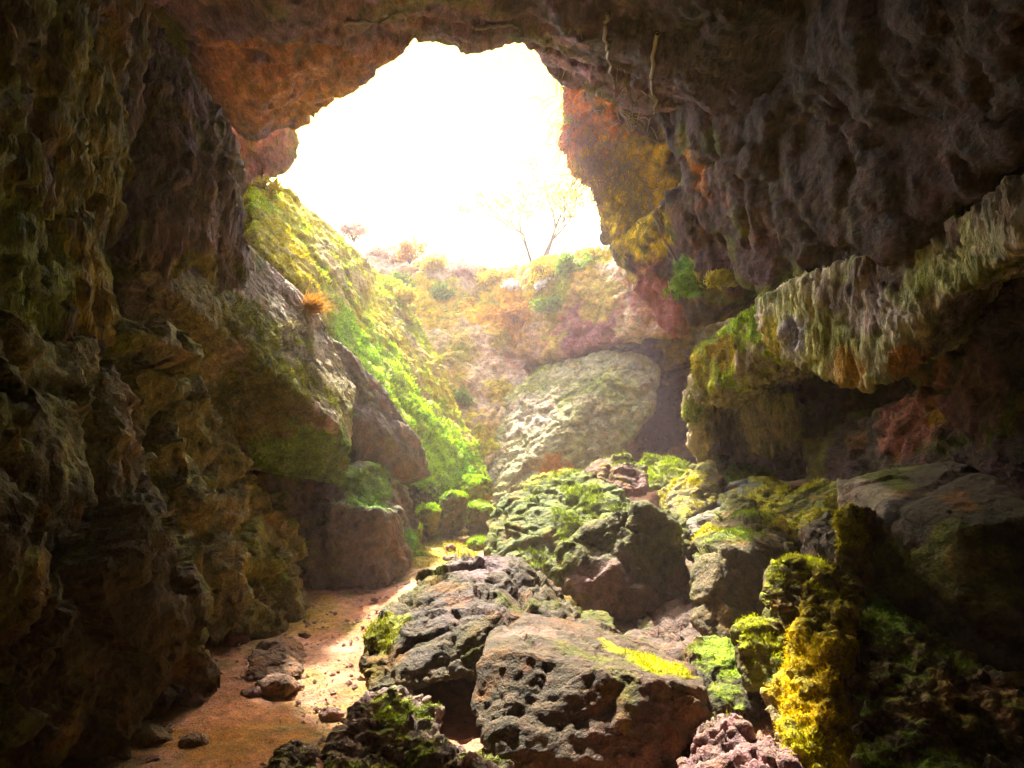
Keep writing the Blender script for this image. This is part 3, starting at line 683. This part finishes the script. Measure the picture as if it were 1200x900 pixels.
for (pts, b_, ms, mc, lab) in [
    ([(868, 592, 8.3), (885, 578, 8.5), (918, 572, 8.5), (935, 585, 8.2), (925, 602, 7.9), (875, 604, 8.0)], (0.36, 0.28, 0.12), 0.4, (0.5, 0.46, 0.01), 'ochre block topped with yellow moss left of the thick capped boulder'),
    ([(838, 600, 8.1), (858, 584, 8.3), (884, 586, 8.2), (888, 602, 7.9), (850, 610, 7.8)], (0.22, 0.24, 0.28), 0.0, MOSS, 'wet bluish rock glinting above the thin slab'),
    ([(812, 548, 10.6), (832, 534, 10.8), (852, 536, 10.8), (856, 552, 10.5), (820, 560, 10.3)], (0.34, 0.30, 0.12), 0.5, (0.5, 0.5, 0.01), 'little yellow topped rock under the brow of the bulge'),
    ([(900, 612, 7.6), (925, 604, 7.8), (945, 612, 7.6), (940, 650, 7.0), (905, 650, 7.0)], (0.2, 0.15, 0.1), 0.1, MOSS, 'brown dark rock in the shadow behind the mossy stack'),
    ([(950, 610, 6.6), (972, 600, 6.8), (990, 612, 6.6), (985, 655, 6.1), (955, 660, 6.0)], (0.16, 0.12, 0.10), 0.15, MOSS, 'upright dark rock wedged left of the huge dark boulder'),
    ([(758, 608, 8.4), (780, 598, 8.5), (806, 612, 8.2), (812, 640, 7.8), (775, 640, 7.8)], (0.30, 0.20, 0.16), 0.1, MOSS, 'brown pink rock between humped and pointed boulders'),
    ([(620, 718, 6.3), (650, 700, 6.5), (690, 720, 6.2), (680, 745, 5.8), (630, 740, 5.8)], (0.26, 0.19, 0.17), 0.0, MOSS, 'flaky rock joined between ridge and humped boulder'),
    ([(610, 570, 11.2), (640, 556, 11.5), (662, 550, 11.5), (668, 562, 11.2), (625, 580, 10.9)], (0.34, 0.3, 0.14), 0.4, (0.4, 0.4, 0.03), 'yellowish rock on crest at left of the reddish boulder')]:
    rock('boulder', [B(pts, (0.1, 0.5, -0.15))], 0.018, lab, size=0.4, amp=0.9, base=b_, moss=ms, mosscol=mc, group=G1)
# base fill of the heap so no gap opens to the floor
rock('boulder', [B([(620, 700, 8.0), (760, 650, 9.0), (820, 590, 9.8), (930, 590, 9.5), (1000, 640, 7.5), (1000, 740, 5.6), (850, 810, 5.5), (700, 780, 5.8), (620, 760, 6.4)], (0.3, 0.8, -0.6))],
     0.04, 'shadowed bed rock showing in gaps beneath the heaped boulders', 'bed rock', size=0.5, amp=1.0, base=(0.15, 0.11, 0.09), moss=0.0)

# left side loose stones
G2 = 'loose stones along the path'
rock('stone_block', [B([(292, 765, 5.75), (305, 754, 5.9), (326, 750, 5.95), (353, 785, 5.8), (352, 793, 5.6), (320, 798, 5.5), (288, 797, 5.5)], (0, 0.4, 0))],
     0.012, 'square dark stone block against the foot of left wall', 'stone', size=0.25, amp=0.45, lump=0.3, base=(0.16, 0.11, 0.08), base2=(0.18, 0.11, 0.08), moss=0.0, group=G2)
stones = [
    (297, 813, 0.09, 'small dark stone left of the flat one on the path'),
    (325, 808, 0.16, 'flat dark stone lying before the square block'),
    (345, 803, 0.07, 'pointed little stone right of the flat dark one'),
    (224, 822, 0.10, 'dark stone by the foot of the nearest left wall'),
    (229, 873, 0.10, 'purple grey stone out on the near path'),
    (122, 890, 0.08, 'low dark stone at the bottom left on the path'),
    (303, 840, 0.04, 'tiny dark pebble alone on the middle path'),
    (388, 838, 0.09, 'grey stone at the path edge near the ridged boulder'),
    (170, 868, 0.14, 'crumbly brown stone between wall foot and near path'),
    (495, 676, 0.10, 'dark stone where the path bends by the buttress'),
    (528, 640, 0.09, 'brown stone up the path near mossy stones'),
    (545, 632, 0.12, 'grey stone at the top end of the path'),
    (530, 655, 0.12, 'buff stone right of the path bend'),
    (275, 750, 0.12, 'stone tucked at base of the knobbly wall'),
    (357, 742, 0.06, 'little stone right of the square block'),
    (180, 890, 0.05, 'small pebble near bottom of the path'),
    (438, 700, 0.05, 'small pebble on the sunlit path bend'),
]


def ground_hit(px, py):
    lo, hi = 2.0, 15.0
    for _ in range(40):
        m = (lo + hi) / 2
        p = Q(px, py, m)
        if p.z > float(gz(np.array([p.x]), np.array([p.y]))[0]): lo = m
        else: hi = m
    return Q(px, py, lo)


rr = random.Random(3)
for (px, py, s, lab) in stones:
    g = ground_hit(px, py + 4)
    pts = []
    for k in range(14):
        a = k * 2.4; zz = 1 - 2 * (k + .5) / 14
        q = math.sqrt(1 - zz * zz) * rr.uniform(0.8, 1.15)
        pts.append(g + Vector((math.cos(a) * q * s, math.sin(a) * q * s * 0.8, zz * s * 0.6 + s * 0.25)))
    rock('stone', [pts], max(0.007, s * 0.09), lab, 'stone', size=s * 1.3, amp=0.5, lump=0.0, fine=0.15 if s < 0.1 else 0.3, smooth=1,
         base=(0.24, 0.15, 0.13), base2=(0.28, 0.2, 0.15), moss=0.0, group=G2)
G3 = 'bright mossy stones at the top of the path'
for (px, py, Y, s, lab) in [
    (497, 575, 11.2, 0.30, 'bright green mossy stone nearest the dark wedge rock'),
    (530, 588, 11.0, 0.26, 'bright green mossy stone in the middle of the cluster'),
    (556, 572, 11.8, 0.30, 'large mossy stone against the foot of the green slope'),
    (562, 600, 11.2, 0.22, 'mossy stone low down beside the grey green boulder'),
    (500, 600, 10.6, 0.20, 'small mossy stone at left above the path'),
    (484, 625, 9.9, 0.16, 'mossy stone leaning on the buttress edge'),
    (562, 640, 10.2, 0.15, 'green stone at the right edge of the upper path'),
    (488, 652, 9.6, 0.12, 'low moss tuft stone beside the path bend')]:
    c = Q(px, py, Y)
    pts = []
    for k in range(16):
        a = k * 2.4 + px; zz = 1 - 2 * (k + .5) / 16
        q = math.sqrt(1 - zz * zz) * rr.uniform(0.8, 1.2)
        pts.append(c + Vector((math.cos(a) * q * s, math.sin(a) * q * s, zz * s * 0.75)))
    pts += [p - Vector((0, 0, s)) for p in pts[10:]]
    rock('mossy_stone', [pts], 0.02, lab, 'stone', mat='lump', size=s * 1.5, amp=0.8, lump=0.7, base=(0.3, 0.3, 0.06), moss=0.9, mosscol=(0.40, 0.56, 0.008), group=G3)


# ------------------------------------------------------------------ vegetation
from mathutils.bvhtree import BVHTree
LM = {
    'green': leaf_mat('green_leaf', (0.10, 0.26, 0.01), (0.28, 0.40, 0.02)),
    'yellow': leaf_mat('yellow_leaf', (0.50, 0.38, 0.02), (0.62, 0.50, 0.05)),
    'orange': leaf_mat('orange_leaf', (0.52, 0.22, 0.03), (0.60, 0.36, 0.05)),
    'pink': leaf_mat('dry_pink_leaf', (0.42, 0.22, 0.18), (0.50, 0.34, 0.22)),
    'straw': leaf_mat('dry_straw', (0.40, 0.30, 0.12), (0.30, 0.26, 0.06), 0.25),
    'white': leaf_mat('pale_flower', (0.70, 0.66, 0.62), (0.8, 0.76, 0.7)),
    'twig': leaf_mat('twig_bark', (0.09, 0.06, 0.04), (0.12, 0.08, 0.06), 0.0),
    'root': leaf_mat('pale_root', (0.34, 0.24, 0.18), (0.42, 0.32, 0.26), 0.0),
}


def bvh(names):
    vs, fs, off = [], [], 0
    for o in C.objects:
        if o.type != 'MESH' or o.name.split('.')[0] not in names: continue
        me = o.data
        P = coords(me) + np.array(o.location, np.float32)
        vs.extend(map(tuple, P.tolist()))
        idx = np.empty(len(me.polygons) * 4, np.int32)
        try:
            me.polygons.foreach_get('vertices', idx)
            fs.extend(map(tuple, (idx.reshape(-1, 4) + off).tolist()))
        except Exception:
            for p in me.polygons: fs.append(tuple(v + off for v in p.vertices))
        off += len(P)
    return BVHTree.FromPolygons(vs, fs)


T = bvh({'cave_wall', 'cave_roof', 'mossy_slope', 'rock_dome', 'rock_block', 'ground', 'leaning_slab', 'rock_buttress'})
EYE = Vector((0, 0, CAM_H))


def surf(px, py, default=12.0):
    d = (Q(px, py, 10) - EYE).normalized()
    h = T.ray_cast(EYE, d, 60)
    if h[0] is None: return Q(px, py, default), Vector((0, -0.5, 0.8))
    n = h[1] if h[1].dot(d) < 0 else -h[1]
    return h[0], n


def leaf_quads(rng, centres, n, size, spread, squash=0.8):
    V, Fc = [], []
    for i in range(n):
        c, r = rng.choice(centres)
        d = Vector((rng.gauss(0, 1), rng.gauss(0, 1), rng.gauss(0, 1)))
        d = d.normalized() * (rng.random() ** 0.45) * r * spread
        d.z *= squash
        p = c + d
        a = Vector((rng.gauss(0, 1), rng.gauss(0, 1), rng.gauss(0, 1))).normalized()
        b = a.cross(Vector((rng.gauss(0, 1), rng.gauss(0, 1), rng.gauss(0, 1)))).normalized()
        s = size * rng.uniform(0.6, 1.4)
        k = len(V)
        V += [p - a * s, p + b * s * 0.45, p + a * s, p - b * s * 0.45]
        Fc.append((k, k + 1, k + 2, k + 3))
    return V, Fc


def tube(V, Fc, pts, radii, n=5):
    k0 = len(V)
    for i, p in enumerate(pts):
        t = (pts[min(i + 1, len(pts) - 1)] - pts[max(i - 1, 0)]).normalized()
        u = t.orthogonal().normalized(); w = t.cross(u)
        for j in range(n):
            a = 2 * math.pi * j / n
            V.append(p + (u * math.cos(a) + w * math.sin(a)) * radii[i])
    for i in range(len(pts) - 1):
        for j in range(n):
            a = k0 + i * n + j; b = k0 + i * n + (j + 1) % n
            Fc.append((a, b, b + n, a + n))


def empty(name, loc, label, cat, group=None):
    o = bpy.data.objects.new(name, None); C.objects.link(o)
    o.location = loc
    o.empty_display_size = 0.1
    return tag(o, label, cat, group)


def local(V, loc):
    return [v - Vector(loc) for v in V]


def shrub(px, py, r, kind, label, seed, n=420, leaf=0.035, group='shrubs and tufts on the far wall'):
    rng = random.Random(seed)
    c, nn = surf(px, py, 16.0)
    base = c.copy()
    up = (nn + Vector((0, 0, 0.5))).normalized(); base = base - Vector((0, 0, 0.4 * r))
    e = empty('shrub', base, label, 'shrub', group)
    cent = []
    V, Fc = [], []
    for k in range(9):
        d = (up + Vector((rng.uniform(-1.7, 1.7), rng.uniform(-.6, .6), rng.uniform(-.5, .8)))).normalized() * r * rng.uniform(0.4, 1.0)
        cent.append((base + d, r * rng.uniform(0.3, 0.7)))
        tube(V, Fc, [base - up * 0.1, base + d * 0.5 + Vector((0, 0, r * .05)), base + d], [0.02, 0.012, 0.005], 4)
    mesh_obj('stem', local(V, base), Fc, LM['twig'], e)
    V, Fc = leaf_quads(rng, cent, n, leaf, 1.0)
    mesh_obj('foliage', local(V, base), Fc, LM[kind], e)
    return e


SH = [
    (452, 300, 0.45, 'pink', 'dry pinkish shrub at left end of the far rim'),
    (480, 296, 0.40, 'orange', 'orange shrub on the far rim beside the pinkish one'),
    (512, 312, 0.40, 'yellow', 'yellow shrub on the rim left of centre'),
    (545, 322, 0.35, 'pink', 'faded pink brush low on the rim below the glow'),
    (575, 330, 0.35, 'yellow', 'yellow shrub under the lowest dip of the rim'),
    (640, 318, 0.45, 'yellow', 'large yellow shrub at the foot of the bare tree'),
    (672, 308, 0.40, 'green', 'green shrub right of the bare tree'),
    (703, 300, 0.35, 'yellow', 'yellow green shrub at the right end of rim'),
    (605, 372, 0.40, 'orange', 'orange shrub clinging to the middle of far wall'),
    (648, 355, 0.35, 'green', 'bright green shrub on far wall below the rim'),
    (585, 398, 0.30, 'yellow', 'ochre tuft below the orange shrub on far wall'),
    (465, 345, 0.35, 'yellow', 'yellow tuft on upper left of the far wall'),
    (520, 345, 0.30, 'green', 'small green tuft on upper left of the far wall'),
    (535, 465, 0.28, 'green', 'olive tuft halfway down the far wall near slope'),
    (470, 330, 0.30, 'green', 'leafy green tuft at the top of mossy slope'),
    (815, 325, 0.30, 'green', 'bright green fern tuft under the overhanging wall'),
    (845, 322, 0.22, 'yellow', 'yellow fern tuft on the edge of overhanging wall'),
    (312, 222, 0.22, 'yellow', 'yellow tuft beneath the orange rock block'),
    (415, 272, 0.35, 'pink', 'pale dry bush on the crest of mossy slope'),
]
for i, (px, py, r, k, lab) in enumerate(SH):
    shrub(px, py, r, k, lab, 100 + i, n=int(1600 * r), leaf=0.05)
for i, (px, py) in enumerate([(603, 335), (637, 336)]):
    shrub(px, py, 0.22, 'white', ['pale blossom clump left of the green wall shrub', 'pale blossom clump under the foot of bare tree'][i], 150 + i, n=250, leaf=0.05)

# orange blurred tuft on the leaning slab
rng = random.Random(5)
c, nn = surf(362, 360, 9)
e = empty('grass_tuft', c, 'fluffy orange tuft growing at the top of leaning slab', 'grass tuft')
V, Fc = [], []
for k in range(420):
    d = (nn * 0.6 + Vector((rng.gauss(0.3, .7), rng.gauss(0, .5), rng.gauss(0.15, .35)))).normalized() * rng.uniform(0.12, 0.30)
    w = Vector((rng.gauss(0, 1), rng.gauss(0, 1), rng.gauss(0, 1))).normalized() * 0.007
    b = c + Vector((rng.gauss(0, .05), rng.gauss(0, .05), rng.gauss(0, .03)))
    k0 = len(V); V += [b - w, b + w, b + d]
    Fc.append((k0, k0 + 1, k0 + 2))
mesh_obj('blades', local(V, c), Fc, LM['orange'], e)

# bare young tree behind the rim
tb = Q(632, 318, 17.4)
e = empty('young_tree', tb, 'thin young tree with sparse yellow green leaves on the rim', 'tree')
rng = random.Random(21)
V, Fc, tips = [], [], []


def limb(p, d, L_, r, depth):
    pts = [p]; q = p.copy(); dd = d.copy()
    for k in range(4):
        dd = (dd + Vector((rng.gauss(0, .13), rng.gauss(0, .13), rng.gauss(0.05, .1)))).normalized()
        q = q + dd * L_ / 4
        pts.append(q.copy())
    tube(V, Fc, pts, [r * (1 - 0.15 * i) for i in range(5)], 5)
    if depth == 0:
        tips.append(q); return
    for k in range(3 if depth > 1 else 3):
        nd = (dd + Vector((rng.gauss(0, .55), rng.gauss(0, .45), rng.gauss(0.1, .3)))).normalized()
        limb(pts[rng.choice([2, 3, 4])], nd, L_ * rng.uniform(.6, .8), r * .5, depth - 1)


for k, dx in enumerate((-0.35, 0.02, 0.3)):
    limb(tb + Vector((dx * .3, 0, -0.1)), Vector((dx, 0, 1)).normalized(), 1.15, 0.05, 3)
mesh_obj('trunk', local(V, tb), Fc, LM['twig'], e, True)
V, Fc = leaf_quads(rng, [(t, 0.22) for t in tips], 700, 0.055, 1.0)
mesh_obj('crown', local(V, tb), Fc, LM['yellow'], e)

# hanging mat of dry vegetation right of the opening
c0, _ = surf(720, 170, 10)
e = empty('hanging_vegetation', c0, 'mat of dry orange and olive stems hanging right of the opening', 'hanging plants')
for nm, kk, poly in (('dry_stems', 'straw', [(725, 150, 28, 90), (735, 200, 22, 80), (745, 250, 18, 60)]), ('rusty_stems', 'pink', [(675, 140, 20, 60), (690, 180, 22, 60), (700, 210, 20, 60)])):
    V, Fc = [], []
    for (px, py, sx, sy) in poly:
        for k in range(150):
            p, n_ = surf(px + rng.gauss(0, sx * .7), py + rng.gauss(0, sy * .35), 10)
            p = p + n_ * 0.05
            L_ = rng.uniform(.15, .45); pts = [p]
            q = p.copy(); d = (n_ * 0.5 + Vector((rng.gauss(0, .7), rng.gauss(0, .5), rng.gauss(-.2, .5)))).normalized()
            for j in range(4):
                d = (d + Vector((rng.gauss(0, .25), rng.gauss(0, .25), -0.3))).normalized()
                q = q + d * L_ / 4; pts.append(q.copy())
            tube(V, Fc, pts, [.006, .006, .005, .004, .002], 3)
    mesh_obj(nm, local(V, c0), Fc, LM[kk], e)

# roots that creep over the roof and walls
RT = [((770, 40), (762, 90), (768, 120), (762, 148), 'root strand with green growth down the roof right of opening'),
      ((700, 110), (722, 118), (735, 150), (722, 168), 'pale root arching over the rusty patch by the opening'),
      ((760, 235), (775, 270), (790, 300), (800, 315), 'forked root running down the right wall'),
      ((712, 15), (708, 40), (713, 60), (722, 110), 'thin root hanging from roof above the opening corner'),
      ((555, 35), (570, 32), (600, 30), (610, 36), 'root along the top lip of the opening'),
      ((400, 25), (440, 25), (470, 14), (480, 30), 'long root lying across the orange roof')]
for k, r_ in enumerate(RT):
    pts = []
    for i in range(len(r_) - 2):
        for t in range(6):
            a, b = r_[i], r_[i + 1]
            px = a[0] + (b[0] - a[0]) * t / 6 + rng.gauss(0, 1.2); py = a[1] + (b[1] - a[1]) * t / 6 + rng.gauss(0, 1.2)
            p, n_ = surf(px, py, 9)
            if not pts or (p - pts[-1]).length < 0.8: pts.append(p + n_ * 0.02)
    V, Fc = [], []
    if len(pts) > 2:
        tube(V, Fc, pts, [0.022 * (1 - .6 * i / len(pts)) for i in range(len(pts))], 6)
        o = mesh_obj('root', local(V, pts[0]), Fc, LM['root'], None, True); o.location = pts[0]
        tag(o, r_[-1], 'root', 'roots on the roof and walls')

# grass tufts at the wall foot and on the path sides
for i, (px, py, kk, lab) in enumerate([(352, 688, 'green', 'green grass tuft at the foot of knobbly wall'), (345, 715, 'straw', 'dry grass tuft beside the dirt path at left'),
                                       (372, 690, 'straw', 'yellowish grass between wall foot and buttress'), (487, 655, 'green', 'bright grass tuft at the corner of buttress'),
                                       (562, 632, 'green', 'grass tuft at top right edge of the path'), (505, 632, 'green', 'grass tuft under the bright mossy stones')]):
    c = ground_hit(px, py)
    V, Fc = [], []
    for k in range(120):
        b = c + Vector((rng.gauss(0, .05), rng.gauss(0, .04), 0))
        d = Vector((rng.gauss(0, .9), rng.gauss(0, .8), 1)).normalized() * rng.uniform(.04, .13)
        w = Vector((rng.gauss(0, 1), rng.gauss(0, 1), 0)).normalized() * 0.005
        k0 = len(V); V += [b - w, b + w, b + d * .6 + w * .5, b + d]
        Fc += [(k0, k0 + 1, k0 + 2), (k0, k0 + 2, k0 + 3)]
    o = mesh_obj('grass_tuft', local(V, c), Fc, LM[kk]); o.location = c
    tag(o, lab, 'grass tuft', 'grass tufts by the path')

# dead leaves and bits blown onto the path
V, Fc = [], []
for k in range(900):
    y = 3.4 + 8 * rng.random() ** 1.5; x = -1.55 + rng.gauss(0, 0.7) + 0.05 * (y - 6)
    g = float(gz(np.array([x]), np.array([y]))[0]) + rng.uniform(0.01, 0.035)
    a = Vector((rng.gauss(0, 1), rng.gauss(0, 1), rng.gauss(0, .3))).normalized() * rng.uniform(.008, .022)
    b = a.cross(Vector((0, 0, 1))).normalized() * rng.uniform(.004, .012) + Vector((0, 0, rng.uniform(-.004, .004)))
    c = Vector((x, y, g)); k0 = len(V); V += [c - a, c + b, c + a, c - b]; Fc.append((k0, k0 + 1, k0 + 2, k0 + 3))
o = mesh_obj('leaf_litter', V, Fc, LM['straw'])
tag(o, 'dry leaf litter scattered over the dirt path', 'leaf litter', kind='stuff')

# gravel scattered on the dirt
V, Fc = [], []
for k in range(5200):
    y = 3.2 + 9 * rng.random() ** 1.6; x = -1.55 + rng.gauss(0, 0.75) + 0.05 * (y - 6)
    g = float(gz(np.array([x]), np.array([y]))[0]) + 0.01
    s = 0.004 + 0.028 * rng.random() ** 7
    c = Vector((x, y, g)); k0 = len(V)
    for dd in ((1, 0, 0), (0, 1, 0), (-1, 0, 0), (0, -1, 0), (0, 0, .7), (0, 0, -.7)):
        V.append(c + Vector(dd) * s * rng.uniform(.7, 1.3))
    for a, b in ((0, 1), (1, 2), (2, 3), (3, 0)):
        Fc += [(k0 + a, k0 + b, k0 + 4), (k0 + b, k0 + a, k0 + 5)]
o = mesh_obj('gravel', V, Fc, M['dirt']); flat_attr(o.data, (0.32, 0.2, 0.15))
tag(o, 'fine gravel and crumbs strewn over the dirt path', 'gravel', kind='stuff')

# ------------------------------------------------------------------ short moss fronds standing on the mossy rock
MP = np.concatenate([a[0] for a in MOSSY]); MN = np.concatenate([a[1] for a in MOSSY]); MC = np.concatenate([a[2] for a in MOSSY])
r_ = np.random.RandomState(11)
keep = r_.permutation(len(MP))[:90000]
keep = keep[perlin(MP[keep] * 3.0 + 5) + perlin(MP[keep] * 9.0) * 0.6 > -0.15]
MP, MN, MC = MP[keep], MN[keep], MC[keep]
MN = MN / (np.linalg.norm(MN, axis=1)[:, None] + 1e-6)
VV, CC = [], []
for k in range(3):
    n = len(MP)
    d = MN + r_.normal(size=(n, 3)) * 0.6 + np.array([0, 0, 0.15])
    d /= np.linalg.norm(d, axis=1)[:, None]
    L_ = (0.006 + 0.0032 * MP[:, 1]) * r_.uniform(0.5, 1.3, n)
    w = np.cross(d, r_.normal(size=(n, 3))); w /= np.linalg.norm(w, axis=1)[:, None] + 1e-6
    b = MP + r_.normal(size=(n, 3)) * 0.01 - MN * 0.004
    tri = np.stack([b - w * L_[:, None] * 0.22, b + w * L_[:, None] * 0.22, b + d * L_[:, None]], 1)
    VV.append(tri.reshape(-1, 3)); CC.append(np.repeat(MC * r_.uniform(0.75, 1.3, (n, 1)), 3, 0))
VV = np.concatenate(VV).astype(np.float32); CC = np.concatenate(CC).astype(np.float32)
me = bpy.data.meshes.new('moss')
me.vertices.add(len(VV)); me.vertices.foreach_set('co', VV.ravel())
nf = len(VV) // 3
me.loops.add(nf * 3); me.loops.foreach_set('vertex_index', np.arange(nf * 3))
me.polygons.add(nf); me.polygons.foreach_set('loop_start', np.arange(nf) * 3)
me.update(calc_edges=True)
a = me.attributes.new('pigment', 'FLOAT_COLOR', 'POINT')
rg = np.zeros((len(VV), 4), np.float32); rg[:, :3] = np.clip(CC, 0.003, 0.9); a.data.foreach_set('color', rg.ravel())
m = bpy.data.materials.new('moss_frond'); m.use_nodes = True
N = m.node_tree.nodes; L = m.node_tree.links
at = N.new('ShaderNodeAttribute'); at.attribute_name = 'pigment'
p = N['Principled BSDF']; p.inputs['Roughness'].default_value = 0.8; p.inputs['Specular IOR Level'].default_value = 0.1
L.new(at.outputs['Color'], p.inputs['Base Color'])
tr = N.new('ShaderNodeBsdfTranslucent'); L.new(at.outputs['Color'], tr.inputs[0])
ms = N.new('ShaderNodeMixShader'); ms.inputs[0].default_value = 0.4
L.new(p.outputs[0], ms.inputs[1]); L.new(tr.outputs[0], ms.inputs[2]); L.new(ms.outputs[0], N['Material Output'].inputs[0])
me.materials.append(m)
o = bpy.data.objects.new('moss', me); C.objects.link(o)
tag(o, 'short bright green and yellow moss growing over the rocks', 'moss', kind='stuff')

# ------------------------------------------------------------------ haze
HAZE = 0.0075
if HAZE:
    bm = bmesh.new(); hull_into(bm, box((-9.5, -9.5, -3.5), (10.5, 22.5, 11.5)))
    me = bpy.data.meshes.new('haze'); bm.to_mesh(me); bm.free()
    o = bpy.data.objects.new('haze', me); C.objects.link(o); tag(o, kind='stuff')
    m = bpy.data.materials.new('haze'); m.use_nodes = True
    N = m.node_tree.nodes; N.remove(N['Principled BSDF'])
    pv = N.new('ShaderNodeVolumePrincipled'); pv.inputs['Color'].default_value = (0.90, 0.74, 0.86, 1)  # violet volume added to give the lens bloom around the opening
    pv.inputs['Density'].default_value = HAZE; pv.inputs["Anisotropy"].default_value = 0.65
    m.node_tree.links.new(pv.outputs[0], N['Material Output'].inputs['Volume'])
    me.materials.append(m)
